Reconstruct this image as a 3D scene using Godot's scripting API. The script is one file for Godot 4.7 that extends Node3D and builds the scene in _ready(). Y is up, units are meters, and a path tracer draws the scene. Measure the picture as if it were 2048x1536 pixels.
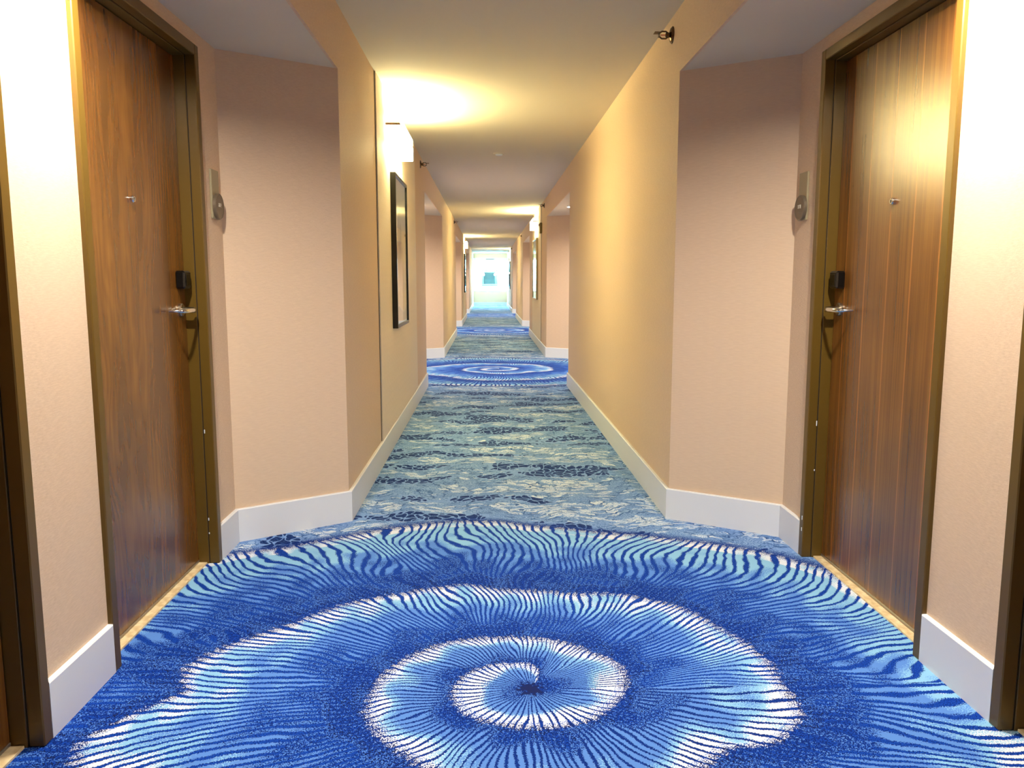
extends Node3D
# A hotel corridor with paired door alcoves and a blue medallion carpet, looking down its length to a window.

const AX := 0.104          # x of the corridor's axis
const HC := 0.789          # half width of the corridor, wall to wall
const HA := 1.246          # half width of an alcove
const HB := 1.75           # outer face of the wall masses
const CEIL := 2.43         # corridor ceiling
const SOFFIT := 2.136      # alcove ceiling
const PERIOD := 8.4        # from one alcove to the next
const ZC := -2.136         # middle of the nearest alcove
const AH := 1.391          # half length of an alcove at its door wall
const AHC := 1.694         # half length of an alcove at the corridor wall
const ZEND := -37.93       # wall with the window
const ZBACK := 5.2         # wall behind the camera

var used := {}
var M := {}
var rng := RandomNumberGenerator.new()

func _ready():
	rng.seed = 7
	# ---------------------------------------------------------------- camera, sky, exposure
	var cam := Camera3D.new(); cam.name = "camera"
	cam.position = Vector3(0, 1.173, 0)
	cam.rotation_degrees = Vector3(-7.3945, -1.7094, 0)
	cam.fov = 51.43
	cam.near = 0.03; cam.far = 300.0
	add_child(cam); cam.current = true
	var we := WorldEnvironment.new(); we.name = "world_environment"
	var env := Environment.new()
	env.background_mode = Environment.BG_SKY
	var sky := Sky.new()
	var sm := ProceduralSkyMaterial.new()
	sm.sky_top_color = Color(0.58, 0.86, 1.0); sm.sky_horizon_color = Color(0.80, 0.95, 1.0)
	sm.ground_bottom_color = Color(0.55, 0.6, 0.62); sm.ground_horizon_color = Color(0.8, 0.88, 0.9)
	sm.sky_energy_multiplier = 6.5; sm.ground_energy_multiplier = 2.6
	sky.sky_material = sm
	env.sky = sky
	env.tonemap_mode = Environment.TONE_MAPPER_LINEAR
	env.tonemap_exposure = 1.5
	env.sdfgi_enabled = true; env.ssao_enabled = true; env.ssil_enabled = true
	we.environment = env
	add_child(we)

	make_materials()
	build_carpet()
	build_shell()
	build_baseboards()
	build_doors()
	build_signs()
	build_window()
	build_sconces()
	build_downlights()
	build_prints()
	build_small_fittings()

# ==================================================================== naming and grouping
func numbered(n: String) -> String:
	if not used.has(n):
		used[n] = 0
		return n
	used[n] += 1
	return "%s_%03d" % [n, used[n]]

func tag(o: Node, label: String, category: String, group := "", kind := ""):
	o.set_meta("label", label); o.set_meta("category", category)
	if group != "": o.set_meta("group", group)
	if kind != "": o.set_meta("kind", kind)
	return o

func root(called: String, at := Vector3.ZERO, turn := 0.0) -> Node3D:
	var o := Node3D.new(); o.name = numbered(called)
	o.position = at; o.rotation.y = turn
	add_child(o, true)
	return o

func put(called: String, st, mat: Material, parent: Node) -> MeshInstance3D:
	var mi := MeshInstance3D.new()
	mi.name = called if parent != self else numbered(called)
	if st is SurfaceTool:
		st.generate_normals()
		mi.mesh = st.commit()
	else:
		mi.mesh = st
	mi.material_override = mat
	mi.cast_shadow = GeometryInstance3D.SHADOW_CASTING_SETTING_ON
	parent.add_child(mi, true)
	return mi

# ==================================================================== shapes
func mb() -> SurfaceTool:
	var st := SurfaceTool.new(); st.begin(Mesh.PRIMITIVE_TRIANGLES); st.set_smooth_group(-1)
	return st

func tri(st: SurfaceTool, a: Vector3, b: Vector3, c: Vector3, n: Vector3):
	# front faces run clockwise seen from where n points
	if (b - a).cross(c - a).dot(n) > 0.0:
		var t := b; b = c; c = t
	for p in [a, b, c]: st.add_vertex(p)

func quad(st: SurfaceTool, a: Vector3, b: Vector3, c: Vector3, d: Vector3, n: Vector3):
	tri(st, a, b, c, n); tri(st, a, c, d, n)

# an upright prism over a footprint in (x, z)
func prism(st: SurfaceTool, foot: Array, y0: float, y1: float):
	var poly := PackedVector2Array(foot)
	var mid := Vector2.ZERO
	for p in poly: mid += p
	mid /= poly.size()
	var idx := Geometry2D.triangulate_polygon(poly)
	for k in range(0, idx.size(), 3):
		var a := poly[idx[k]]; var b := poly[idx[k + 1]]; var c := poly[idx[k + 2]]
		tri(st, Vector3(a.x, y1, a.y), Vector3(b.x, y1, b.y), Vector3(c.x, y1, c.y), Vector3.UP)
		tri(st, Vector3(a.x, y0, a.y), Vector3(b.x, y0, b.y), Vector3(c.x, y0, c.y), Vector3.DOWN)
	var area := 0.0
	for k in poly.size():
		area += poly[k].cross(poly[(k + 1) % poly.size()])
	var way := 1.0 if area > 0.0 else -1.0
	for k in poly.size():
		var a := poly[k]; var b := poly[(k + 1) % poly.size()]
		var n := Vector3(b.y - a.y, 0, -(b.x - a.x)) * way
		quad(st, Vector3(a.x, y0, a.y), Vector3(b.x, y0, b.y), Vector3(b.x, y1, b.y), Vector3(a.x, y1, a.y), n)

# a box with chamfered edges
func cbox(st: SurfaceTool, c: Vector3, size: Vector3, ch := 0.0, xf := Transform3D.IDENTITY):
	var h := size * 0.5
	ch = minf(ch, minf(h.x, minf(h.y, h.z)) * 0.9)
	var ax := [Vector3.RIGHT, Vector3.UP, Vector3.BACK]
	var hs := [h.x, h.y, h.z]
	for i in 3:
		var j := (i + 1) % 3; var k := (i + 2) % 3
		for s in [-1.0, 1.0]:
			var u: Vector3 = ax[j] * (hs[j] - ch); var v: Vector3 = ax[k] * (hs[k] - ch); var o: Vector3 = c + ax[i] * (hs[i] * s)
			quad(st, xf * (o - u - v), xf * (o + u - v), xf * (o + u + v), xf * (o - u + v), xf.basis * (ax[i] * s))
			if ch <= 0.0: continue
			for s2 in [-1.0, 1.0]:   # the edge between face i (s) and face j (s2), running along k
				var p: Vector3 = c + ax[i] * (hs[i] * s) + ax[j] * ((hs[j] - ch) * s2)
				var q: Vector3 = c + ax[i] * ((hs[i] - ch) * s) + ax[j] * (hs[j] * s2)
				quad(st, xf * (p - v), xf * (p + v), xf * (q + v), xf * (q - v), xf.basis * (ax[i] * s + ax[j] * s2))
	if ch > 0.0:
		for sx in [-1.0, 1.0]:
			for sy in [-1.0, 1.0]:
				for sz in [-1.0, 1.0]:
					var a := c + Vector3(h.x * sx, (h.y - ch) * sy, (h.z - ch) * sz)
					var b := c + Vector3((h.x - ch) * sx, h.y * sy, (h.z - ch) * sz)
					var d := c + Vector3((h.x - ch) * sx, (h.y - ch) * sy, h.z * sz)
					tri(st, xf * a, xf * b, xf * d, xf.basis * Vector3(sx, sy, sz))

# a turned shape: profile of (radius, height) about local +z of xf
func lathe(st: SurfaceTool, prof: Array, xf: Transform3D, seg := 28, smooth := true):
	st.set_smooth_group(1 if smooth else -1)
	for k in prof.size() - 1:
		var p: Vector2 = prof[k]; var q: Vector2 = prof[k + 1]
		if smooth: st.set_smooth_group(1 + k)
		for i in seg:
			var a := TAU * i / seg; var b := TAU * (i + 1) / seg
			var ca := Vector3(cos(a), sin(a), 0); var cb := Vector3(cos(b), sin(b), 0)
			var n := (ca + cb) * (q.y - p.y) + Vector3(0, 0, p.x - q.x) * 2.0
			var p1 := ca * p.x + Vector3(0, 0, p.y); var p2 := cb * p.x + Vector3(0, 0, p.y)
			var q1 := ca * q.x + Vector3(0, 0, q.y); var q2 := cb * q.x + Vector3(0, 0, q.y)
			if p.x > 1e-6: tri(st, xf * p1, xf * p2, xf * q2, xf.basis * n)
			if q.x > 1e-6: tri(st, xf * p1, xf * q2, xf * q1, xf.basis * n)
	st.set_smooth_group(-1)

# a bar swept along points with an oval section (half sizes per point), with round ends
func sweep(st: SurfaceTool, pts: Array, rad: Array, seg := 14, upv := Vector3.UP):
	st.set_smooth_group(40)
	var rings := []
	for k in pts.size():
		var d: Vector3 = (pts[mini(k + 1, pts.size() - 1)] - pts[maxi(k - 1, 0)]).normalized()
		var side := d.cross(upv).normalized(); var u := side.cross(d).normalized()
		var ring := []
		for i in seg:
			var a := TAU * i / seg
			ring.append(pts[k] + side * cos(a) * rad[k].x + u * sin(a) * rad[k].y)
		rings.append(ring)
	for k in pts.size() - 1:
		var mid: Vector3 = (pts[k] + pts[k + 1]) * 0.5
		for i in seg:
			var j := (i + 1) % seg
			var n: Vector3 = (rings[k][i] + rings[k + 1][j]) * 0.5 - mid
			quad(st, rings[k][i], rings[k][j], rings[k + 1][j], rings[k + 1][i], n)
	st.set_smooth_group(-1)
	for e in [0, pts.size() - 1]:
		var n: Vector3 = pts[0] - pts[1] if e == 0 else pts[e] - pts[e - 1]
		for i in seg: tri(st, pts[e], rings[e][i], rings[e][(i + 1) % seg], n)

func bx(st: SurfaceTool, lo: Vector3, hi: Vector3, ch := 0.0):
	cbox(st, (lo + hi) * 0.5, (hi - lo).abs(), ch)

# x of a plane d metres from the corridor's axis on side s
func X(s: float, d: float) -> float: return AX + s * d

# ==================================================================== materials
func mat(c: Color, rough := 0.6, metal := 0.0, spec := 0.5) -> StandardMaterial3D:
	var m := StandardMaterial3D.new()
	m.albedo_color = c; m.roughness = rough; m.metallic = metal; m.metallic_specular = spec
	return m

func glow(c: Color, e: float, base := Color(0.9, 0.9, 0.88)) -> StandardMaterial3D:
	var m := mat(base, 0.4)
	m.emission_enabled = true; m.emission = c; m.emission_energy_multiplier = e
	return m

func noise_tex(freq: float, size: int, normal := false, strength := 2.0, octaves := 3, sd := 1) -> NoiseTexture2D:
	var n := FastNoiseLite.new(); n.seed = sd; n.frequency = freq; n.fractal_octaves = octaves
	n.noise_type = FastNoiseLite.TYPE_SIMPLEX_SMOOTH
	var t := NoiseTexture2D.new(); t.width = size; t.height = size; t.seamless = true; t.noise = n
	t.as_normal_map = normal; t.bump_strength = strength
	return t

func tinted_noise(freq: float, size: int, c0: Color, c1: Color, sd: int, octaves := 4) -> NoiseTexture2D:
	var t := noise_tex(freq, size, false, 1.0, octaves, sd)
	var g := Gradient.new(); g.offsets = PackedFloat32Array([0.0, 1.0]); g.colors = PackedColorArray([c0, c1])
	t.color_ramp = g
	return t

func make_materials():
	# linen wallcovering: long horizontal threads
	var weave := noise_tex(0.06, 512, true, 3.0, 4, 3)
	var slub := tinted_noise(0.03, 512, Color(0.94, 0.93, 0.92), Color(1.0, 1.0, 1.0), 5)
	var wall := mat(Color(1, 1, 1), 0.62, 0.0, 0.35)
	wall.albedo_color = Color(0.905, 0.80, 0.68)
	wall.albedo_texture = slub
	wall.normal_enabled = true; wall.normal_texture = weave; wall.normal_scale = 0.6
	wall.uv1_triplanar = true; wall.uv1_world_triplanar = true; wall.uv1_scale = Vector3(1.6, 14.0, 1.6)
	M.wall = wall
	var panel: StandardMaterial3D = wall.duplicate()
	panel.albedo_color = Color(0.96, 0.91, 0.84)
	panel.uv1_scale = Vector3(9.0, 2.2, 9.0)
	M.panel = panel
	var ceilm := mat(Color(0.87, 0.83, 0.75), 0.85, 0.0, 0.3)
	ceilm.normal_enabled = true; ceilm.normal_texture = noise_tex(0.08, 512, true, 2.0, 4, 9); ceilm.normal_scale = 0.15
	ceilm.uv1_triplanar = true; ceilm.uv1_world_triplanar = true; ceilm.uv1_scale = Vector3(3, 3, 3)
	M.ceiling = ceilm
	M.baseboard = mat(Color(0.90, 0.91, 0.92), 0.38)
	M.core = mat(Color(0.25, 0.22, 0.2), 0.9)
	M.bronze = mat(Color(0.39, 0.295, 0.09), 0.36, 0.15, 0.5)
	M.gasket = mat(Color(0.14, 0.10, 0.045), 0.8)
	M.stone = mat(Color(1, 1, 1), 0.45)
	M.stone.albedo_texture = tinted_noise(0.02, 256, Color(0.80, 0.68, 0.48), Color(0.98, 0.92, 0.76), 12)
	M.stone.uv1_triplanar = true; M.stone.uv1_world_triplanar = true; M.stone.uv1_scale = Vector3(4, 4, 4)
	M.alu = mat(Color(0.62, 0.6, 0.58), 0.4, 0.9)
	M.chrome = mat(Color(0.86, 0.85, 0.82), 0.16, 1.0)
	M.nickel = mat(Color(0.74, 0.70, 0.62), 0.28, 1.0)
	M.black = mat(Color(0.03, 0.028, 0.026), 0.28)
	M.glassdark = mat(Color(0.02, 0.02, 0.02), 0.05)
	M.sign = mat(Color(0.64, 0.60, 0.48), 0.42, 0.25)
	M.disc = mat(Color(0.47, 0.42, 0.35), 0.42, 0.35)
	M.letter = mat(Color(0.80, 0.76, 0.68), 0.4, 0.2)
	M.white = mat(Color(0.9, 0.91, 0.92), 0.45)
	M.acrylic = glow(Color(1.0, 0.95, 0.76), 8.5)
	M.band = mat(Color(0.52, 0.40, 0.28), 0.4, 0.6)
	M.lens = glow(Color(1.0, 0.97, 0.92), 6.0)
	M.frame_black = mat(Color(0.025, 0.022, 0.02), 0.3)
	M.frame_silver = mat(Color(0.72, 0.68, 0.55), 0.25, 0.9)
	M.sprinkler = mat(Color(0.42, 0.33, 0.24), 0.25, 1.0)
	M.bulb = mat(Color(0.75, 0.1, 0.05), 0.1)
	M.box = mat(Color(0.56, 0.49, 0.28), 0.45, 0.1)
	M.wood_figured = wood(true)
	M.wood_straight = wood(false)
	var g := StandardMaterial3D.new()
	g.albedo_color = Color(0.86, 1.0, 0.98, 0.06); g.transparency = BaseMaterial3D.TRANSPARENCY_ALPHA
	g.roughness = 0.02; g.cull_mode = BaseMaterial3D.CULL_DISABLED
	M.glass = g

# walnut veneer; figured has a cathedral grain, the other straight leaves with pale joints
func wood(figured: bool) -> StandardMaterial3D:
	var w := 384; var h := 896
	var b := PackedByteArray(); b.resize(w * h * 3)
	var n := FastNoiseLite.new(); n.seed = 21 if figured else 34; n.frequency = 1.0; n.fractal_octaves = 3
	var joints := [0.10, 0.285, 0.475, 0.655, 0.84]
	var i := 0
	for y in h:
		var v := float(y) / h
		for x in w:
			var u := float(x) / w
			var g := 0.0
			if figured:
				var cx := 0.42 + 0.10 * n.get_noise_2d(v * 1.3, 3.0)
				var q := absf(u - cx)
				var arch := q * q * 7.0 + 0.10 * n.get_noise_2d(u * 4.0, v * 3.0) + v * 0.55 * (1.0 if q < 0.30 else 0.35)
				g = 0.5 + 0.5 * sin(arch * 62.0 + 4.0 * n.get_noise_2d(u * 9.0, v * 5.0))
				g = 0.24 * g + 0.20 * (0.5 + n.get_noise_2d(u * 60.0, v * 2.2)) + 0.56 * (0.5 + n.get_noise_2d(u * 6.0 + 9.0, v * 2.4))
			else:
				g = 0.32 * (0.5 + n.get_noise_2d(u * 90.0, v * 1.3)) + 0.34 * (0.5 + n.get_noise_2d(u * 22.0, v * 0.9)) + 0.34 * (0.5 + n.get_noise_2d(u * 3.0, v * 3.0))
			g += 0.06 * n.get_noise_2d(u * 260.0, v * 14.0)
			var c := Color(0.35, 0.208, 0.068).lerp(Color(0.525, 0.335, 0.122), clampf(g, 0.0, 1.0))
			if not figured:
				for j in joints:
					var e := absf(u - j - 0.003 * n.get_noise_2d(v * 4.0, j * 50.0))
					if e < 0.006: c = c.lerp(Color(0.80, 0.48, 0.24), 0.6 * (1.0 - e / 0.006))
			b[i] = int(clampf(c.r, 0, 1) * 255); b[i + 1] = int(clampf(c.g, 0, 1) * 255); b[i + 2] = int(clampf(c.b, 0, 1) * 255)
			i += 3
	var m := mat(Color(1, 1, 1), 0.26, 0.0, 0.7)
	m.albedo_texture = ImageTexture.create_from_image(Image.create_from_data(w, h, false, Image.FORMAT_RGB8, b))
	return m

# ==================================================================== carpet
var spiral := PackedFloat32Array()
var nz_low := FastNoiseLite.new()
var nz_hi := FastNoiseLite.new()
var nz_cell := FastNoiseLite.new()
var nz_val := FastNoiseLite.new()

func carpet_noise():
	for q in [nz_low, nz_hi, nz_cell, nz_val]:
		q.frequency = 1.0; q.fractal_type = FastNoiseLite.FRACTAL_NONE
	nz_low.seed = 5; nz_low.noise_type = FastNoiseLite.TYPE_SIMPLEX
	nz_hi.seed = 8; nz_hi.noise_type = FastNoiseLite.TYPE_SIMPLEX
	nz_cell.seed = 11; nz_cell.noise_type = FastNoiseLite.TYPE_CELLULAR; nz_cell.cellular_return_type = FastNoiseLite.RETURN_DISTANCE2_SUB; nz_cell.cellular_jitter = 0.9
	nz_val.seed = 11; nz_val.noise_type = FastNoiseLite.TYPE_CELLULAR; nz_val.cellular_return_type = FastNoiseLite.RETURN_CELL_VALUE; nz_val.cellular_jitter = 0.9
	# one outline that winds outwards from the heart of the medallion: radius at each angle in degrees, four turns
	var deg := [0, 60, 75, 90, 120, 150, 180, 210, 240, 270, 300, 330, 360, 375, 390, 405, 420, 450, 465, 480, 510, 540, 555, 585, 600, 615, 630, 645, 675, 688, 694, 699, 708, 720, 735, 750, 765, 780, 795, 810, 816, 825, 840, 855, 870, 885, 891, 896, 899, 904, 911, 916, 930, 950, 968, 982, 999, 1017, 1033, 1067, 1080, 1108, 1116, 1125, 1140, 1154, 1167, 1172, 1180, 1190, 1200, 1209, 1216, 1230, 1260, 1290, 1340, 1357, 1365, 1400, 1440]
	var rad := [0.0, 0.02, 0.12, 0.15, 0.175, 0.203, 0.222, 0.225, 0.205, 0.2, 0.218, 0.236, 0.272, 0.298, 0.31, 0.302, 0.312, 0.33, 0.345, 0.375, 0.42, 0.452, 0.467, 0.452, 0.46, 0.5, 0.55, 0.565, 0.55, 0.575, 0.67, 0.7, 0.75, 0.735, 0.76, 0.765, 0.8, 0.785, 0.72, 0.735, 0.75, 0.83, 0.84, 0.89, 0.915, 1.02, 1.05, 1.02, 0.985, 1.06, 1.185, 1.18, 1.09, 1.0, 1.14, 1.22, 1.2, 1.25, 1.215, 1.33, 1.4, 1.46, 1.555, 1.56, 1.51, 1.48, 1.54, 1.61, 1.645, 1.63, 1.6, 1.61, 1.7, 1.75, 1.75, 1.72, 1.69, 1.71, 1.76, 1.75, 1.7]
	spiral.resize(1441)
	var k := 0
	for d in 1441:
		while k < deg.size() - 2 and d > deg[k + 1]: k += 1
		var t: float = clampf(float(d - deg[k]) / float(deg[k + 1] - deg[k]), 0.0, 1.0)
		spiral[d] = lerpf(rad[k], rad[k + 1], t)

# palette (sRGB): white, pale blue, periwinkle, royal, navy, ink
const CW := Color(0.89, 0.90, 0.93)
const CP := Color(0.54, 0.745, 0.875)
const CM := Color(0.34, 0.52, 0.81)
const CR := Color(0.055, 0.235, 0.62)
const CN := Color(0.035, 0.12, 0.39)
const CI := Color(0.07, 0.09, 0.25)
const FB := Color(0.46, 0.60, 0.82)
const FD := Color(0.21, 0.35, 0.57)
const FI := Color(0.07, 0.15, 0.37)
const FC := Color(0.82, 0.87, 0.91)
const FL := Color(0.62, 0.74, 0.87)

func field_color(x: float, z: float) -> Color:
	var wz := z + 0.05 * nz_low.get_noise_2d(x * 2.2, z * 2.2) + 0.008 * nz_low.get_noise_2d(x * 16.0, z * 16.0)
	var wx := x + 0.015 * nz_low.get_noise_2d(x * 12.0 + 40.0, z * 9.0)
	var big := 0.95 * nz_low.get_noise_2d(wx * 0.62 + 13.0, wz * 2.3) + 0.40 * nz_low.get_noise_2d(wx * 2.6, wz * 4.2 + 7.0)
	var soft := nz_hi.get_noise_2d(wx * 95.0, wz * 70.0)
	if big > 0.33:   # bands of dark pebbles with pale joints
		var edge := nz_cell.get_noise_2d(wx / 0.044, wz / 0.058) + 1.0
		var lim := 0.15 + 0.55 * clampf((0.50 - big) / 0.14, 0.0, 1.0)
		if edge + soft * 0.05 > lim: return FI.lerp(FD, clampf(0.25 + soft * 0.5, 0.0, 0.7))
		return FB.lerp(FL, 0.1 + 0.3 * soft)
	# short flat dashes: some cream, some dark at their joints
	var px := wx / 0.070; var pz := wz / 0.021
	var val := nz_val.get_noise_2d(px, pz); var e := nz_cell.get_noise_2d(px, pz) + 1.0
	var want := 0.84 - 1.25 * clampf((-0.20 - big) / 0.40, 0.0, 1.0) + 0.35 * nz_low.get_noise_2d(wx * 5.0, wz * 7.0)
	if val > want and e > 0.12 + 0.06 * soft and fposmod(wz / 0.034 + 0.3 * soft, 1.0) < 0.74: return FC.lerp(FL, clampf(0.12 + soft * 0.35, 0.0, 0.5))
	if e < 0.13 and nz_low.get_noise_2d(wx * 7.0 + 70.0, wz * 9.0) > 0.02: return FD.lerp(FB, clampf(0.15 + soft * 0.5, 0.0, 0.6))
	return FB.lerp(FL, clampf(0.12 + soft * 0.5 + 0.35 * val, 0.0, 0.8)).lerp(FD, clampf(0.12 - soft * 0.4, 0.0, 0.35))

# x in metres, zl in metres from the alcove's middle
func carpet_color(x: float, zl: float) -> Color:
	var dx := x - 0.117; var dz := zl + 0.038
	var r := sqrt(dx * dx + dz * dz)
	if r > 1.86: return field_color(x, zl)
	var th := fposmod(rad_to_deg(atan2(-dz, dx)), 360.0)
	var hi := nz_hi.get_noise_2d(x * 190.0, zl * 150.0)
	var lo := nz_low.get_noise_2d(x * 5.5, zl * 5.5)
	var ti := int(th); var tf := th - ti
	var inner := 0.0; var outer := -1.0; var band := 0
	var fray := hi * 0.024 + 0.012 * nz_low.get_noise_2d(x * 34.0, zl * 34.0)
	for k in 4:
		var i := ti + 360 * k
		var R := lerpf(spiral[i], spiral[i + 1], tf)
		if r < R + fray * (0.6 + 0.2 * k):
			outer = R; band = k
			break
		inner = R
	if outer < 0.0:
		var gap := r - inner
		if hi * 0.5 + 0.5 > gap / 0.085: return CN.lerp(CR, 0.3 + 0.4 * hi)
		return field_color(x, zl)
	if r < 0.030 + 0.016 * nz_low.get_noise_2d(dx * 50.0, dz * 50.0) + 0.010 * hi: return Color(0.10, 0.14, 0.33)
	var w := maxf(outer - inner, 0.03)
	var t := clampf((r - inner) / w, 0.0, 1.0)
	var d := outer - r
	var ts := t + 0.16 * lo + 0.10 * hi
	# stripes run out from the heart, bending like water; their number grows with the radius
	var count := 54.0 + 62.0 * band - (28.0 if band == 3 else 0.0)
	var turn := nz_low.get_noise_2d(cos(deg_to_rad(th)) * 1.7 + 7.0 * band, sin(deg_to_rad(th)) * 1.7 + 3.0)
	var bend := (0.20 + 0.26 * band) * sin(t * 5.2 + 2.6 * turn) + (0.3 + 0.2 * band) * nz_low.get_noise_2d(x * 1.8 + 20.0, zl * 1.8) + 0.10 * nz_low.get_noise_2d(x * 11.0, zl * 11.0 + 50.0)
	var u := th / 360.0 * count + bend
	var f := absf(u - floorf(u) - 0.5) * 2.0
	var width := (0.29 if band < 2 else 0.38 - 0.04 * (band - 2)) + 0.45 * clampf(0.62 - ts, 0.0, 1.0) + 0.07 * lo
	var sp := 0.8 * hi + 0.5 * nz_hi.get_noise_2d(x * 75.0 + 31.0, zl * 62.0)
	# ground colour across the band
	var c: Color
	if ts > [0.76, 0.85, 0.90, 0.90][band] - 0.006 / w: c = CW
	elif ts > 0.66: c = CP
	elif ts > (0.24 if band < 2 else 0.34): c = CM
	else:
		c = CR
		if sp > 0.46 - 0.95 * (ts - 0.05): c = CM
		elif sp < -0.22 + 1.3 * (0.2 - ts): c = CN
		if ts < 0.15 and f < 0.5 and band > 0 and sp < 0.35 and lo > -0.15: c = CI if sp < 0.15 else CN
		if band == 0: c = c.lerp(CN, 0.3)
	if band == 3 and d > 0.08 and ts > 0.62: c = CP
	if ts > 0.22:
		var keep := clampf((ts - 0.22) / 0.16, 0.0, 1.0)
		if f + hi * 0.13 < width and hi * 0.5 + 0.5 < keep + 0.40:
			c = CR if band > 1 else CR.lerp(CN, 0.55)
			if hi < -0.5: c = CN
	elif f < 0.5 and sp > 0.0: c = CR
	# loose dark flecks at the very rim
	if d < 0.026 and hi < -0.22 - d * 14.0: c = CR
	return c.lerp(CM, 0.05 + 0.05 * hi) if c != CW else c.lerp(CP, clampf(0.10 - 0.2 * hi, 0.0, 0.3))

func carpet_image(x0: float, x1: float, zl0: float, zl1: float, w: int, h: int) -> StandardMaterial3D:
	var b := PackedByteArray(); b.resize(w * h * 3)
	var i := 0
	for y in h:
		var zl := lerpf(zl0, zl1, (y + 0.5) / h)
		for xx in w:
			var c := carpet_color(lerpf(x0, x1, (xx + 0.5) / w), zl)
			b[i] = int(c.r * 255.0); b[i + 1] = int(c.g * 255.0); b[i + 2] = int(c.b * 255.0)
			i += 3
	var m := mat(Color(1, 1, 1), 0.95, 0.0, 0.2)
	m.albedo_texture = ImageTexture.create_from_image(Image.create_from_data(w, h, false, Image.FORMAT_RGB8, b))
	m.texture_repeat = false
	return m

func sheet(called: String, x0: float, x1: float, za: float, zb: float, m: Material, parent: Node):
	# za is the far edge (top row of the picture)
	var st := mb()
	for p in [[x0, za, 0, 0], [x1, za, 1, 0], [x1, zb, 1, 1], [x0, za, 0, 0], [x1, zb, 1, 1], [x0, zb, 0, 1]]:
		st.set_uv(Vector2(p[2], p[3])); st.add_vertex(Vector3(p[0], 0.0, p[1]))
	put(called, st, m, parent)

func build_carpet():
	carpet_noise()
	var far := -1.86; var mid := 0.44; var near := 1.86
	var x0 := -1.22; var x1 := 1.43
	var y0 := -0.76; var y1 := 0.97
	var m_far := carpet_image(x0, x1, far, mid, 1690, 1500)
	var m_near := carpet_image(x0, x1, mid, near, 800, 430)
	var m_run := carpet_image(y0, y1, near - PERIOD, far, 760, 1960)
	var fl := root("floor")
	tag(fl, "blue patterned carpet running down the corridor with swirling medallions at the door alcoves", "carpet floor", "", "structure")
	var st := mb(); bx(st, Vector3(-2.0, -0.2, ZEND - 0.4), Vector3(2.2, -0.004, ZBACK + 0.4))
	put("subfloor", st, M.core, fl)
	for k in 4:
		var zc := ZC - PERIOD * k
		sheet("medallion_carpet", x0, x1, zc + far, zc + mid, m_far, fl)
		sheet("medallion_carpet", x0, x1, zc + mid, zc + near, m_near, fl)
		sheet("corridor_carpet", y0, y1, zc + near - PERIOD, zc + far, m_run, fl)
	sheet("corridor_carpet", y0, y1, ZC + near, ZC + far + PERIOD, m_run, fl)
	var zl := ZC - PERIOD * 3 + near - PERIOD
	sheet("corridor_carpet", y0, y1, zl - (PERIOD + far - near), zl, m_run, fl)

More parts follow.
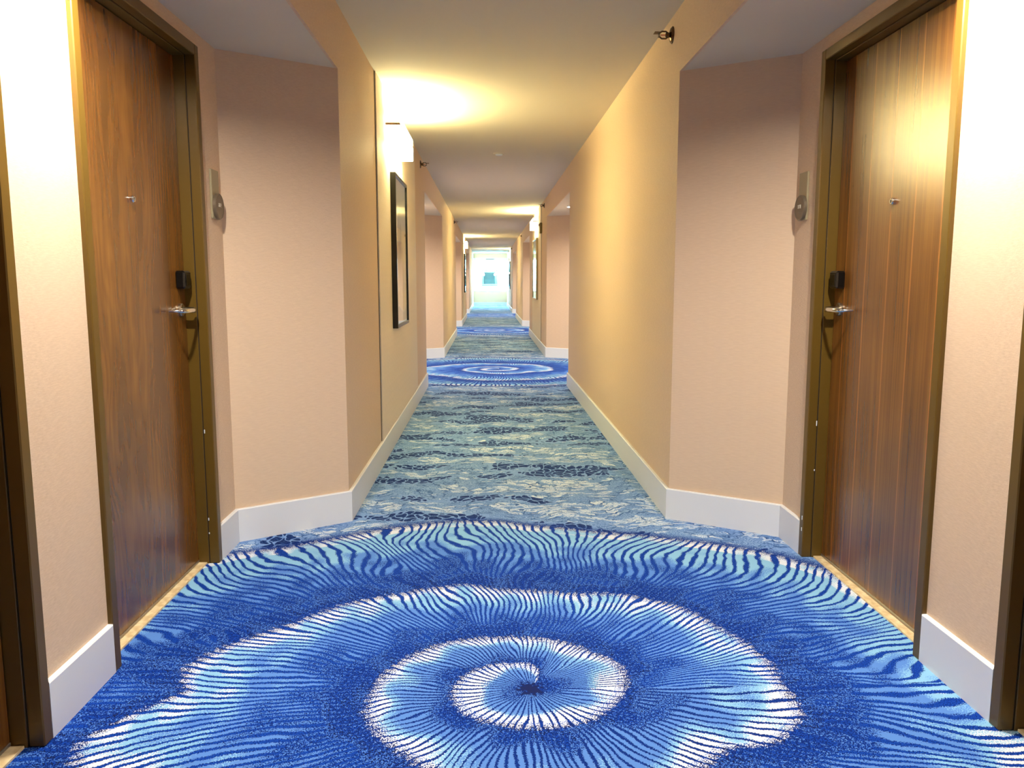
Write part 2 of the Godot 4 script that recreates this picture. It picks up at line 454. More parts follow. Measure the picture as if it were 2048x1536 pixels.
# ==================================================================== room shell
func build_shell():
	for s in [-1.0, 1.0]:
		var side := "left" if s < 0 else "right"
		var w := root("wall_" + side)
		tag(w, "%s wall of the corridor in beige linen wallcovering, stepping back into door alcoves" % side, "wall", "", "structure")
		for k in 5:   # the masses between the alcoves
			var z1: float = ZC - PERIOD * (k - 1) - AHC; var z0: float = ZC - PERIOD * k + AHC
			var foot := [Vector2(X(s, HC), z1), Vector2(X(s, HC), z0), Vector2(X(s, HA), ZC - PERIOD * k + AH), Vector2(X(s, HB), ZC - PERIOD * k + AH), Vector2(X(s, HB), ZC - PERIOD * (k - 1) - AH), Vector2(X(s, HA), ZC - PERIOD * (k - 1) - AH)]
			if k == 0:
				foot = [Vector2(X(s, HC), ZBACK), Vector2(X(s, HC), z0), foot[2], foot[3], Vector2(X(s, HB), ZBACK)]
			if k == 4:
				foot = [Vector2(X(s, HC), z1), Vector2(X(s, HC), ZEND - 0.2), Vector2(X(s, HB), ZEND - 0.2), foot[4], foot[5]]
			var st := mb(); prism(st, foot, -0.1, CEIL + 0.1); put("wall_segment", st, M.wall, w)
		for k in 4:
			var zc := ZC - PERIOD * k
			var st := mb()
			prism(st, [Vector2(X(s, HA + 0.26), zc + AH + 0.02), Vector2(X(s, HA + 0.26), zc - AH - 0.02), Vector2(X(s, HB), zc - AH - 0.02), Vector2(X(s, HB), zc + AH + 0.02)], -0.1, CEIL + 0.1)
			if k > 0:
				prism(st, [Vector2(X(s, HA), zc + AH), Vector2(X(s, HA), zc - AH), Vector2(X(s, HA + 0.27), zc - AH), Vector2(X(s, HA + 0.27), zc + AH)], -0.1, SOFFIT + 0.05)
			else:
				for seg in [[AH + 0.01, 1.1505], [0.1755, -0.1755], [-1.1505, -AH - 0.01]]:
					prism(st, [Vector2(X(s, HA), zc + seg[0]), Vector2(X(s, HA), zc + seg[1]), Vector2(X(s, HA + 0.27), zc + seg[1]), Vector2(X(s, HA + 0.27), zc + seg[0])], -0.1, SOFFIT + 0.05)
				for q in [-0.663, 0.663]:
					prism(st, [Vector2(X(s, HA), zc + q + 0.4875), Vector2(X(s, HA), zc + q - 0.4875), Vector2(X(s, HA + 0.27), zc + q - 0.4875), Vector2(X(s, HA + 0.27), zc + q + 0.4875)], 2.077, SOFFIT + 0.05)
			put("alcove_wall", st, M.wall, w)
			st = mb()   # the header over the alcove's mouth, flush with the corridor wall
			prism(st, [Vector2(X(s, HC), zc + AHC), Vector2(X(s, HC), zc - AHC), Vector2(X(s, HC + 0.012), zc - AHC - 0.007), Vector2(X(s, HC + 0.012), zc + AHC + 0.007)], SOFFIT, CEIL + 0.05)
			put("header", st, M.wall, w)
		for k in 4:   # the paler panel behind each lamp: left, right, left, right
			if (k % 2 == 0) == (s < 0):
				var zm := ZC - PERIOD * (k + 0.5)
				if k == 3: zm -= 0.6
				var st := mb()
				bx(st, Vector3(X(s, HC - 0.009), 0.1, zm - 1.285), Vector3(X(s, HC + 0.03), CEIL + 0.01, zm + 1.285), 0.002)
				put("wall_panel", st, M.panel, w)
				st = mb()
				bx(st, Vector3(X(s, HC - 0.0015), 0.1, zm + 1.285), Vector3(X(s, HC + 0.03), CEIL + 0.01, zm + 1.300))
				put("panel_joint", st, M.gasket, w)
	var c := root("ceiling")
	tag(c, "smooth white ceiling of the corridor with lower ceilings over the door alcoves", "ceiling", "", "structure")
	var st := mb(); bx(st, Vector3(-2.0, CEIL, ZEND - 0.4), Vector3(2.2, CEIL + 0.2, ZBACK + 0.4)); put("corridor_ceiling", st, M.ceiling, c)
	for k in 4:
		for s in [-1.0, 1.0]:
			var zc := ZC - PERIOD * k
			st = mb()
			prism(st, [Vector2(X(s, HC + 0.012), zc + AHC), Vector2(X(s, HC + 0.012), zc - AHC), Vector2(X(s, HA + 0.02), zc - AH - 0.02), Vector2(X(s, HA + 0.02), zc + AH + 0.02)], SOFFIT, CEIL + 0.05)
			put("alcove_ceiling", st, M.ceiling, c)
	st = mb(); bx(st, Vector3(-2.0, -0.1, ZBACK), Vector3(2.2, CEIL + 0.2, ZBACK + 0.25))
	tag(put("wall_back", st, M.wall, self), "beige wall closing the corridor at its near end", "wall", "", "structure")

# a skirting run along points on the wall faces; the room lies to the side given by flip
func skirting(pts: Array, flip: float) -> SurfaceTool:
	var st := mb()
	var th := 0.015; var h := 0.152
	var out := []
	for k in pts.size():
		var p: Vector2 = pts[k]
		var d0: Vector2 = (pts[k] - pts[k - 1]).normalized() if k > 0 else (pts[k + 1] - pts[k]).normalized()
		var d1: Vector2 = (pts[k + 1] - pts[k]).normalized() if k < pts.size() - 1 else d0
		var n0 := Vector2(-d0.y, d0.x) * flip; var n1 := Vector2(-d1.y, d1.x) * flip
		var b := (n0 + n1).normalized()
		out.append(b / maxf(b.dot(n0), 0.3))
	for k in pts.size() - 1:
		var a: Vector2 = pts[k]; var b: Vector2 = pts[k + 1]
		var prof := [[th, 0.0], [th, h - 0.004], [th - 0.004, h], [-0.004, h]]
		for j in 3:
			var a0: Vector2 = a + out[k] * prof[j][0]; var b0: Vector2 = b + out[k + 1] * prof[j][0]
			var a1: Vector2 = a + out[k] * prof[j + 1][0]; var b1: Vector2 = b + out[k + 1] * prof[j + 1][0]
			var n := Vector3(out[k].x, 0, out[k].y) if j == 0 else (Vector3.UP + Vector3(out[k].x, 0, out[k].y) if j == 1 else Vector3.UP)
			quad(st, Vector3(a0.x, prof[j][1], a0.y), Vector3(b0.x, prof[j][1], b0.y), Vector3(b1.x, prof[j + 1][1], b1.y), Vector3(a1.x, prof[j + 1][1], a1.y), n)
	for e in [0, pts.size() - 1]:
		var p: Vector2 = pts[e]; var q: Vector2 = p + out[e] * th; var r: Vector2 = p - out[e] * 0.004
		quad(st, Vector3(r.x, 0, r.y), Vector3(q.x, 0, q.y), Vector3(q.x, h, q.y), Vector3(r.x, h, r.y), Vector3(0, 0, 1 if e == 0 else -1))
	return st

func build_baseboards():
	for s in [-1.0, 1.0]:
		var side := "left" if s < 0 else "right"
		var flip: float = -s
		var b := root("baseboard_" + side)
		tag(b, "white baseboard along the foot of the %s wall, turning in at each alcove" % side, "baseboard", "", "structure")
		var runs := []
		runs.append([Vector2(X(s, HC), ZBACK), Vector2(X(s, HC), ZC + AHC), Vector2(X(s, HA), ZC + AH), Vector2(X(s, HA), ZC + 1.1505)])
		runs.append([Vector2(X(s, HA), ZC + 0.1755), Vector2(X(s, HA), ZC - 0.1755)])
		for k in 4:
			var za := ZC - PERIOD * k
			var run := [Vector2(X(s, HA), za - (1.1505 if k == 0 else AH - 0.3)), Vector2(X(s, HA), za - AH), Vector2(X(s, HC), za - AHC)]
			if k < 3:
				run += [Vector2(X(s, HC), za - PERIOD + AHC), Vector2(X(s, HA), za - PERIOD + AH), Vector2(X(s, HA), za - PERIOD - AH + 0.3)]
			else:
				run += [Vector2(X(s, HC), ZEND)]
			runs.append(run)
		for run in runs: put("baseboard_run", skirting(run, flip), M.baseboard, b)
	var e := put("baseboard_end", skirting([Vector2(X(-1, HC), ZEND), Vector2(X(1, HC), ZEND)], 1.0), M.baseboard, self)
	tag(e, "white baseboard under the bright window at the corridor's far end", "baseboard", "", "structure")

# ==================================================================== doors
# local axes: x along the wall, y up, z out into the corridor; hand is the side (+1 or -1 in x) of the handle
func make_door(s: float, dz: float, hand: float, n: int, wood_mat: Material, label: String) -> Node3D:
	var d := root("door_%d" % n, Vector3(X(s, HA), 0, ZC + dz), -s * PI / 2.0)
	tag(d, label, "door", "", "structure")
	var ow := 0.4875; var iw := 0.4485; var top := 2.078; var open := 2.036
	var st := mb()
	for q in [-1.0, 1.0]:
		bx(st, Vector3(q * iw, 0, -0.025), Vector3(q * ow, top, 0.015), 0.003)
		bx(st, Vector3(q * (iw - 0.003), 0, -0.17), Vector3(q * ow, top, -0.0265), 0.0012)
	bx(st, Vector3(-iw, open, -0.025), Vector3(iw, top, 0.015), 0.003)
	bx(st, Vector3(-iw + 0.003, open - 0.003, -0.17), Vector3(iw - 0.003, top, -0.0265), 0.0012)
	put("door_frame", st, M.bronze, d)
	st = mb()
	for q in [-1.0, 1.0]: bx(st, Vector3(q * (iw + 0.0015), 0, -0.03), Vector3(q * (ow - 0.004), top - 0.006, -0.02))
	bx(st, Vector3(-iw, open + 0.0015, -0.03), Vector3(iw, top - 0.006, -0.02))
	put("gasket", st, M.gasket, d)
	# the leaf, with the veneer's picture laid over its face
	var lw := 0.443; var l0 := 0.014; var l1 := 2.030; var zf := -0.068
	st = mb()
	var face := [[-lw, l1, 0, 0], [lw, l1, 1, 0], [lw, l0, 1, 1], [-lw, l1, 0, 0], [lw, l0, 1, 1], [-lw, l0, 0, 1]]
	for p in face:
		st.set_uv(Vector2(p[2], p[3])); st.add_vertex(Vector3(p[0], p[1], zf))
	st.set_uv(Vector2(0.5, 0.5))
	for q in [-1.0, 1.0]:
		quad(st, Vector3(q * lw, l0, zf), Vector3(q * lw, l1, zf), Vector3(q * lw, l1, zf - 0.045), Vector3(q * lw, l0, zf - 0.045), Vector3(q, 0, 0))
	quad(st, Vector3(-lw, l1, zf), Vector3(lw, l1, zf), Vector3(lw, l1, zf - 0.045), Vector3(-lw, l1, zf - 0.045), Vector3.UP)
	quad(st, Vector3(-lw, l0, zf), Vector3(lw, l0, zf), Vector3(lw, l0, zf - 0.045), Vector3(-lw, l0, zf - 0.045), Vector3.DOWN)
	quad(st, Vector3(-lw, l0, zf - 0.045), Vector3(lw, l0, zf - 0.045), Vector3(lw, l1, zf - 0.045), Vector3(-lw, l1, zf - 0.045), Vector3.FORWARD)
	put("door_leaf", st, wood_mat, d)
	st = mb(); bx(st, Vector3(-lw, 0.009, zf - 0.04), Vector3(lw, 0.018, zf + 0.0025), 0.0008)
	put("door_sweep", st, M.alu, d)
	st = mb(); bx(st, Vector3(-iw + 0.004, -0.003, -0.165), Vector3(iw - 0.004, 0.007, -0.034), 0.001)
	put("threshold", st, M.stone, d)
	# peephole
	st = mb()
	lathe(st, [Vector2(0.0, 0.006), Vector2(0.0052, 0.006), Vector2(0.006, 0.013), Vector2(0.0095, 0.013), Vector2(0.012, 0.009), Vector2(0.012, 0.0)], Transform3D(Basis(), Vector3(0, 1.447, zf)), 22)
	var peep := put("peephole", st, M.chrome, d)
	st = mb(); lathe(st, [Vector2(0.0, 0.0085), Vector2(0.0049, 0.0075)], Transform3D(Basis(), Vector3(0, 1.447, zf)), 14); put("lens", st, M.glassdark, peep)
	# card reader
	var hx := hand * (iw - 0.062)
	st = mb(); cbox(st, Vector3(hx, 1.176, zf + 0.017), Vector3(0.070, 0.070, 0.038), 0.007)
	var rd := put("card_reader", st, M.black, d)
	st = mb(); cbox(st, Vector3(hx, 1.176, zf + 0.036), Vector3(0.044, 0.044, 0.004), 0.001); put("reader_face", st, M.glassdark, rd)
	# lever handle: rose, neck and a lever that turns back to the leaf
	st = mb()
	var hp := Vector3(hx, 1.058, zf)
	lathe(st, [Vector2(0.0, 0.011), Vector2(0.022, 0.011), Vector2(0.0265, 0.007), Vector2(0.0265, 0.0)], Transform3D(Basis(), hp), 30)
	lathe(st, [Vector2(0.010, 0.060), Vector2(0.0115, 0.054), Vector2(0.0115, 0.010)], Transform3D(Basis(), hp), 20)
	var lv := put("lever_handle", st, M.nickel, d)
	st = mb()
	var pts := []; var rad := []
	for p in [[0.020, 0.046, 8], [0.012, 0.054, 9], [0.0, 0.0585, 10], [-0.03, 0.060, 10], [-0.07, 0.060, 9.5], [-0.100, 0.058, 9], [-0.118, 0.050, 8], [-0.126, 0.036, 6.5], [-0.129, 0.018, 5], [-0.130, 0.008, 4]]:
		pts.append(hp + Vector3(hand * p[0], 0, p[1])); rad.append(Vector2(0.0065, p[2] * 0.001))
	sweep(st, pts, rad); put("lever", st, M.chrome, lv)
	# edge hardware glinting in the gap by the latch
	st = mb(); bx(st, Vector3(hand * (lw - 0.0005), 0.98, zf - 0.034), Vector3(hand * (lw + 0.0015), 1.21, zf - 0.008)); put("latch_plate", st, M.alu, d)
	# paint knocked off the frame near the floor and at hand height
	st = mb()
	for p in chips[n - 1]:
		var c := Vector3(hand * (iw + 0.0005) if p[0] < 0.5 else hand * (iw + 0.012), p[1], p[2])
		cbox(st, c, Vector3(0.0035, p[3], 0.004) if p[0] < 0.5 else Vector3(0.005, p[3], 0.0035), 0.0008)
	put("paint_chips", st, M.white, d).set_meta("kind", "stuff")
	return d

var chips := [
	[[0, 0.56, -0.02, 0.016], [0, 0.19, -0.021, 0.012], [0, 0.13, -0.021, 0.007], [0, 0.41, -0.062, 0.006]],
	[[1, 0.72, 0.0145, 0.02]],
	[[0, 0.58, -0.022, 0.022], [0, 0.38, -0.022, 0.008], [1, 0.17, 0.0148, 0.018], [1, 0.12, 0.0148, 0.016]],
	[[1, 0.62, 0.0145, 0.01]],
]

func build_doors():
	make_door(-1.0, -0.663, 1.0, 1, M.wood_figured, "left walnut door with arched grain, lever handle and black card reader")
	make_door(-1.0, 0.663, -1.0, 2, M.wood_straight, "nearest door on the left, mostly cut off by the picture's edge")
	make_door(1.0, -0.663, -1.0, 3, M.wood_straight, "right walnut door with pale vertical joints, lever handle and black card reader")
	make_door(1.0, 0.663, 1.0, 4, M.wood_figured, "nearest door on the right, only a strip of its frame showing")

# ==================================================================== room signs
func room_sign(s: float, number: String, label: String):
	var g := root("room_sign", Vector3(X(s, HA), 1.428, ZC - 1.295), -s * PI / 2.0)
	tag(g, label, "sign", "room number signs beside the doors")
	var st := mb(); cbox(st, Vector3(0, 0.10, 0.005), Vector3(0.088, 0.20, 0.010), 0.002); put("backplate", st, M.sign, g)
	st = mb()
	var dc := Transform3D(Basis(), Vector3(0.004, 0.052, 0.010))
	lathe(st, [Vector2(0.0, 0.0125), Vector2(0.047, 0.0125), Vector2(0.0505, 0.0145), Vector2(0.053, 0.012), Vector2(0.053, 0.0)], dc, 44)
	var disc := put("number_disc", st, M.disc, g)
	var tm := TextMesh.new()
	var font := SystemFont.new(); font.font_names = PackedStringArray(["Droid Sans"])
	tm.font = font; tm.text = number; tm.font_size = 32; tm.pixel_size = 0.00066; tm.depth = 0.003
	var mi := put("room_number", tm, M.letter, disc)
	mi.position = Vector3(0.004, 0.056, 0.024)
	st = mb()
	for k in 9:
		if k in [1, 5]: continue
		lathe(st, [Vector2(0.0, 0.0012), Vector2(0.0009, 0.0008), Vector2(0.0012, 0.0)], Transform3D(Basis(), Vector3(-0.008 + 0.0035 * (k % 5) + 0.004, 0.034 - 0.004 * (k / 5), 0.0225)), 8)
	put("braille_dots", st, M.disc, disc)

func build_signs():
	room_sign(-1.0, "182", "grey plaque with round dark number disc beside the left walnut door")
	room_sign(1.0, "181", "grey plaque with round dark number disc beside the right walnut door")

# ==================================================================== far end
func build_window():
	var y0 := 0.655; var y1 := 2.225
	var x0 := X(-1, HC); var x1 := X(1, HC)
	var w := root("wall_end")
	tag(w, "beige wall above and below the bright window closing the corridor", "wall", "", "structure")
	var st := mb(); bx(st, Vector3(-2.0, -0.1, ZEND - 0.22), Vector3(2.2, y0, ZEND)); put("sill_wall", st, M.wall, w)
	st = mb(); bx(st, Vector3(-2.0, y1, ZEND - 0.22), Vector3(2.2, CEIL + 0.1, ZEND)); put("top_wall", st, M.wall, w)
	var g := root("window_1", Vector3(AX, y0, ZEND - 0.06))
	tag(g, "wide white framed window at the far end, filled with glaring daylight", "window", "", "structure")
	var hw := (x1 - x0) * 0.5; var hh := y1 - y0
	st = mb()
	for q in [-1.0, 1.0]: bx(st, Vector3(q * (hw - 0.045), 0.04, -0.05), Vector3(q * hw, hh - 0.09, 0.05), 0.004)
	bx(st, Vector3(-hw, 0, -0.05), Vector3(hw, 0.04, 0.07), 0.004)
	bx(st, Vector3(-hw, hh - 0.09, -0.05), Vector3(hw, hh, 0.05), 0.004)
	put("window_frame", st, M.white, g)
	st = mb(); bx(st, Vector3(-hw + 0.04, 0.325, -0.03), Vector3(hw - 0.04, 0.352, 0.02), 0.003); put("cross_rail", st, M.white, g)
	st = mb(); bx(st, Vector3(-hw + 0.045, 0.04, -0.003), Vector3(hw - 0.045, 0.325, 0.003)); put("pane", st, M.glass, g)
	st = mb(); bx(st, Vector3(-hw + 0.045, 0.352, -0.003), Vector3(hw - 0.045, hh - 0.09, 0.003)); put("pane", st, M.glass, g)
	st = mb(); bx(st, Vector3(-0.2, hh - 0.075, 0.05), Vector3(0.2, hh - 0.05, 0.075), 0.004); put("latch_bar", st, mat(Color(0.25, 0.36, 0.32), 0.5), g)
	# the white wing across the yard, with a lit glazed passage in the middle
	var zb := ZEND - 10.0
	var b := root("building", Vector3(AX, 0, zb))
	tag(b, "pale building seen through the far window, with a greenish passage of lamps", "building")
	var pw := 0.50; var p0 := 0.84; var p1 := 1.86
	var facade := mat(Color(0.93, 0.95, 0.95), 0.8)
	st = mb()
	bx(st, Vector3(-9, -0.5, -0.4), Vector3(-pw, 3.1, 0)); bx(st, Vector3(pw, -0.5, -0.4), Vector3(9, 3.1, 0))
	bx(st, Vector3(-pw, -0.5, -0.4), Vector3(pw, p0, 0)); bx(st, Vector3(-pw, p1, -0.4), Vector3(pw, 3.1, 0))
	put("facade", st, facade, b)
	var teal := mat(Color(0.62, 0.84, 0.79), 0.8)
	st = mb()
	bx(st, Vector3(-pw - 0.1, p0 - 0.1, -24.0), Vector3(-pw + 0.02, p1 + 0.1, -0.02)); bx(st, Vector3(pw - 0.02, p0 - 0.1, -24.0), Vector3(pw + 0.1, p1 + 0.1, -0.02))
	bx(st, Vector3(-pw, p1 - 0.02, -24.0), Vector3(pw, p1 + 0.1, -0.02))
	put("passage", st, teal, b)
	st = mb(); bx(st, Vector3(-pw, p0 - 0.1, -24.0), Vector3(pw, p0 + 0.02, -0.02)); put("passage_floor", st, mat(Color(0.25, 0.55, 0.75), 0.8), b)
	st = mb(); bx(st, Vector3(-pw, p0, -24.2), Vector3(pw, p1, -23.9)); put("passage_end", st, mat(Color(0.05, 0.10, 0.10), 0.6), b)
	var tube := glow(Color(0.9, 1.0, 0.97), 9.0)
	for k in 3:
		for q in [-1.0, 1.0]:
			st = mb(); bx(st, Vector3(q * (pw - 0.12), p1 - 0.30, -4.0 - k * 6.5), Vector3(q * (pw - 0.02), p1 - 0.16, -1.4 - k * 6.5), 0.01)
			put("lamp", st, tube, b)
			var ol := OmniLight3D.new(); ol.name = "lamp_light"; ol.position = Vector3(q * (pw - 0.2), p1 - 0.23, -2.7 - k * 6.5)
			ol.light_color = Color(0.85, 1.0, 0.96); ol.light_energy = 0.6; ol.light_size = 0.06; ol.omni_range = 30; ol.omni_attenuation = 2.0; ol.shadow_enabled = true
			b.add_child(ol, true)
	st = mb(); bx(st, Vector3(-0.14, p1 - 0.16, -3.0), Vector3(0.14, p1 - 0.05, -2.9), 0.01); put("lamp", st, tube, b)
	st = mb(); bx(st, Vector3(-pw, p0, -23.9), Vector3(pw, p0 + 0.42, -23.5)); put("counter", st, mat(Color(0.16, 0.24, 0.24), 0.6), b)
	st = mb(); bx(st, Vector3(-20, -0.6, zb - 30), Vector3(20, -0.5, ZEND - 0.25))
	tag(put("ground", st, mat(Color(0.6, 0.62, 0.6), 0.9), self), "pale paved yard outside the far window", "ground", "", "structure")

# ==================================================================== lamps
func sconce(s: float, z: float, label: String):
	var g := root("wall_sconce", Vector3(X(s, HC - 0.009), 2.10, z), -s * PI / 2.0)
	tag(g, label, "wall lamp", "linear sconces along the corridor")
	var L := 0.485; var D := 0.092; var H := 0.165
	var st := mb(); cbox(st, Vector3(0, H * 0.5, D * 0.5), Vector3(L * 2, H, D), 0.004)
	put("diffuser", st, M.acrylic, g)
	st = mb()
	for q in [-1.0, 1.0]: bx(st, Vector3(q * (L - 0.001), 0.098, 0.0), Vector3(q * (L + 0.004), 0.113, D + 0.004), 0.001)
	bx(st, Vector3(-L, 0.1025, D - 0.001), Vector3(L, 0.1085, D + 0.0045), 0.001)
	put("metal_band", st, M.band, g)
	var col := Color(1.0, 0.945, 0.67)
	# light leaves the open top most, the front and the underside less
	area(g, Vector3(0, H + 0.012, D * 0.5), Vector3(-PI / -2.0, 0, 0), Vector2(L * 1.9, D * 0.85), col, 5.2)
	area(g, Vector3(0, -0.012, D * 0.5), Vector3(-PI / 2.0, 0, 0), Vector2(L * 1.9, D * 0.85), col, 1.5)
	area(g, Vector3(0, H * 0.5, D + 0.014), Vector3(0, PI, 0), Vector2(L * 1.9, H * 0.85), col, 0.35)

func area(parent: Node3D, at: Vector3, rot: Vector3, size: Vector2, col: Color, e: float):
	var l := AreaLight3D.new(); l.name = "lamp_light"
	l.position = at; l.rotation = rot; l.area_size = size; l.light_color = col; l.light_energy = e
	l.area_range = 40.0; l.shadow_enabled = true
	parent.add_child(l, true)

func build_sconces():
	var names := ["long glowing wall lamp on the pale left panel above the black framed print", "glowing wall lamp on the right wall above the silver framed print", "small glowing wall lamp far down the left wall", "farthest glowing wall lamp, on the right wall near the window"]
	for k in 4:
		var zm := ZC - PERIOD * (k + 0.5) - (0.6 if k == 3 else 0.0)
		sconce(-1.0 if k % 2 == 0 else 1.0, zm + 0.36 if k == 0 else zm, names[k])

func build_downlights():
	for k in 4:
		for s in [-1.0, 1.0]:
			var g := root("downlight", Vector3(X(s, 0.985), SOFFIT, ZC - PERIOD * k))
			tag(g, "small round recessed downlight in the alcove ceiling, %s side, alcove %s" % ["left" if s < 0 else "right", ["at the near doors", "past the first lamp", "past the second lamp", "nearest the window"][k]], "downlight", "downlights in the alcove ceilings")
			var dn := Transform3D(Basis(Vector3.RIGHT, PI / 2), Vector3.ZERO)
			var st := mb(); lathe(st, [Vector2(0.064, 0.0), Vector2(0.062, 0.014), Vector2(0.058, 0.018), Vector2(0.054, 0.016), Vector2(0.050, 0.0)], dn, 32); put("trim_ring", st, M.white, g)
			st = mb(); lathe(st, [Vector2(0.0, 0.0015), Vector2(0.050, 0.0010)], dn, 28); put("lens", st, M.lens, g)
			var l := AreaLight3D.new(); l.name = "lamp_light"
			l.position = Vector3(0, -0.004, 0); l.rotation = Vector3(-PI / 2, 0, 0)
			l.area_size = Vector2(0.07, 0.07); l.light_color = Color(1.0, 0.965, 0.91); l.light_energy = 3.1
			l.area_range = 30.0; l.shadow_enabled = true
			g.add_child(l, true)

# ==================================================================== framed prints
func print_picture(v: int) -> StandardMaterial3D:
	var w := 240; var h := 340
	var im := Image.create(w, h, false, Image.FORMAT_RGB8)
	var n := FastNoiseLite.new(); n.seed = 60 + v; n.frequency = 1.0
	for y in h:
		for x in w:
			var u := float(x) / w; var t := float(y) / h
			var c := Color(0.93, 0.86, 0.70)
			if v == 0:
				if t < 0.17 + 0.02 * u: c = Color(0.52, 0.50, 0.46)
				elif t < 0.30: c = Color(0.86, 0.83, 0.76)
				else: c = Color(0.92, 0.85, 0.68).lerp(Color(0.97, 0.90, 0.70), t)
				for q in [[0.42, 0.62, 0.13, 0.22, Color(0.72, 0.66, 0.55)], [0.66, 0.68, 0.09, 0.24, Color(0.84, 0.72, 0.50)], [0.5, 0.36, 0.07, 0.075, Color(0.45, 0.43, 0.38)]]:
					var e: float = pow((u - q[0]) / q[2], 2.0) + pow((t - q[1]) / q[3], 2.0)
					if e < 1.0 + 0.3 * n.get_noise_2d(u * 8.0, t * 8.0): c = c.lerp(q[4], 0.75)
				var wave := 0.905 - 0.03 * sin(u * 7.0) - 0.02 * u
				if t > wave: c = Color(0.66, 0.70, 0.70)
				if absf(t - wave) < 0.006: c = Color(0.97, 0.97, 0.95)
			else:
				c = Color(0.30, 0.42, 0.38).lerp(Color(0.78, 0.80, 0.70), clampf(0.5 + 0.8 * n.get_noise_2d(u * 3.0, t * 4.0) + 0.3 * (t - 0.5), 0.0, 1.0))
			im.set_pixel(x, y, c)
	var m := mat(Color(1, 1, 1), 0.5)
	m.albedo_texture = ImageTexture.create_from_image(im)
	return m

func framed_print(s: float, z: float, half: float, frame: Material, pic: Material, label: String):
	var g := root("framed_print", Vector3(X(s, HC - 0.009), 0.835, z), -s * PI / 2.0)
	tag(g, label, "picture", "framed prints under the wall lamps")
	var H := 1.085; var D := 0.038; var fw := 0.024
	var st := mb()
	for q in [-1.0, 1.0]: bx(st, Vector3(q * (half - fw), 0, 0), Vector3(q * half, H, D), 0.002)
	bx(st, Vector3(-half + fw, 0, 0), Vector3(half - fw, fw, D), 0.002); bx(st, Vector3(-half + fw, H - fw, 0), Vector3(half - fw, H, D), 0.002)
	put("frame", st, frame, g)
	st = mb()
	var a := half - fw
	for p in [[-a, H - fw, 0, 0], [a, H - fw, 1, 0], [a, fw, 1, 1], [-a, H - fw, 0, 0], [a, fw, 1, 1], [-a, fw, 0, 1]]:
		st.set_uv(Vector2(p[2], p[3])); st.add_vertex(Vector3(p[0], p[1], D - 0.013))
	put("print", st, pic, g)
	st = mb(); bx(st, Vector3(-a, fw, D - 0.010), Vector3(a, H - fw, D - 0.008)); put("glazing", st, M.glass, g)

func build_prints():
	var beach := print_picture(0); var leaf := print_picture(1)
	var zm := func(k): return ZC - PERIOD * (k + 0.5) - (0.6 if k == 3 else 0.0)
	framed_print(-1.0, -6.08, 0.395, M.frame_black, beach, "tall black framed print of a pale shore hanging under the left wall lamp")
	framed_print(1.0, zm.call(1), 0.55, M.frame_silver, leaf, "silver framed print on the right wall catching the window's glare")
	framed_print(-1.0, zm.call(2), 0.395, M.frame_black, beach, "dark framed print far down the left wall under the small lamp")
	framed_print(1.0, zm.call(3), 0.395, M.frame_black, leaf, "green toned framed print on the right wall nearest the window")

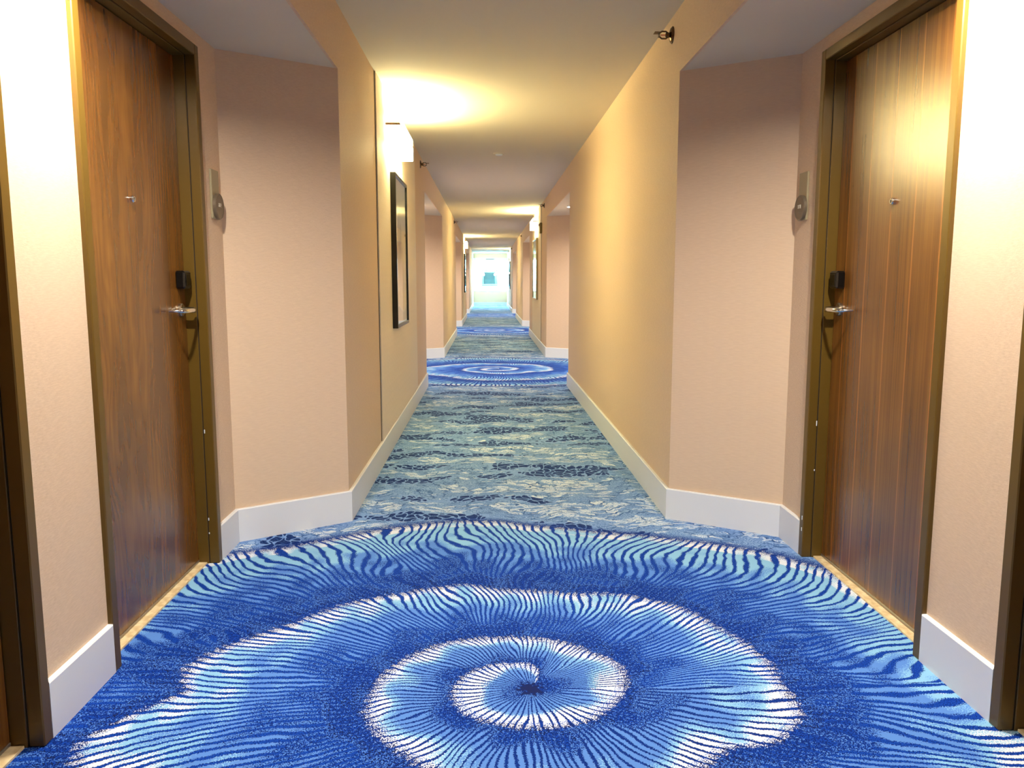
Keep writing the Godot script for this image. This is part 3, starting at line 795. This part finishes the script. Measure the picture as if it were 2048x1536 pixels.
# ==================================================================== small fittings
func sprinkler(s: float, z: float, label: String):
	var g := root("sprinkler_head", Vector3(X(s, HC), 2.345, z), -s * PI / 2.0)
	tag(g, label, "sprinkler", "sidewall sprinkler heads under the ceiling")
	var I := Transform3D(Basis(), Vector3.ZERO)
	var st := mb(); lathe(st, [Vector2(0.014, 0.016), Vector2(0.03, 0.011), Vector2(0.039, 0.004), Vector2(0.040, 0.0)], I, 32); put("escutcheon", st, M.sprinkler, g)
	st = mb(); lathe(st, [Vector2(0.0, 0.034), Vector2(0.009, 0.034), Vector2(0.011, 0.030), Vector2(0.011, 0.010)], I, 18); put("nozzle", st, M.sprinkler, g)
	st = mb()
	for q in [-1.0, 1.0]:
		sweep(st, [Vector3(0, q * 0.009, 0.022), Vector3(0, q * 0.0165, 0.032), Vector3(0, q * 0.0165, 0.052), Vector3(0, q * 0.006, 0.066)], [Vector2(0.004, 0.0036), Vector2(0.004, 0.0036), Vector2(0.004, 0.0036), Vector2(0.004, 0.0036)], 8, Vector3.RIGHT)
	put("yoke", st, M.sprinkler, g)
	st = mb(); sweep(st, [Vector3(0, 0, 0.034), Vector3(0, 0, 0.058)], [Vector2(0.002, 0.002), Vector2(0.002, 0.002)], 8); put("bulb", st, M.bulb, g)
	st = mb(); bx(st, Vector3(-0.019, 0.008, 0.060), Vector3(0.019, 0.011, 0.090), 0.0008); bx(st, Vector3(-0.017, -0.010, 0.064), Vector3(0.017, 0.011, 0.067), 0.0008); put("deflector", st, M.sprinkler, g)

func build_small_fittings():
	sprinkler(1.0, -4.0, "bronze sprinkler head high on the right wall beside the nearest alcove")
	sprinkler(-1.0, -8.35, "bronze sprinkler head on the left wall just past the long lamp")
	sprinkler(1.0, -12.8, "bronze sprinkler head at the top corner of the right wall panel")
	sprinkler(-1.0, -16.45, "tiny sprinkler head on the left wall before the third alcove")
	sprinkler(1.0, -21.4, "tiny sprinkler head on the right wall past the third alcove")
	sprinkler(-1.0, -24.9, "tiny sprinkler head on the left wall past the far left lamp")
	sprinkler(1.0, -29.9, "tiny sprinkler head on the right wall beside the farthest lamp")
	var g := root("smoke_detector", Vector3(0.114, CEIL, -8.17))
	tag(g, "small round white detector on the middle of the corridor ceiling", "smoke detector")
	var dn := Transform3D(Basis(Vector3.RIGHT, PI / 2), Vector3.ZERO)
	var st := mb(); lathe(st, [Vector2(0.0, 0.010), Vector2(0.044, 0.010), Vector2(0.058, 0.003), Vector2(0.059, 0.0)], dn, 36); put("base", st, M.ceiling, g)
	st = mb(); lathe(st, [Vector2(0.0, 0.024), Vector2(0.030, 0.022), Vector2(0.036, 0.018), Vector2(0.036, 0.009)], dn, 32); put("cover", st, M.white, g)
	g = root("wall_box", Vector3(X(1, HC), 1.945, -13.36), -PI / 2)
	tag(g, "small olive metal box on the right wall at the panel's edge beside the second lamp", "wall box")
	st = mb(); cbox(st, Vector3(0, 0.085, 0.02), Vector3(0.12, 0.17, 0.040), 0.004); put("body", st, M.box, g)
	st = mb(); cbox(st, Vector3(0, 0.135, 0.047), Vector3(0.05, 0.04, 0.016), 0.004); put("sounder", st, M.box, g)
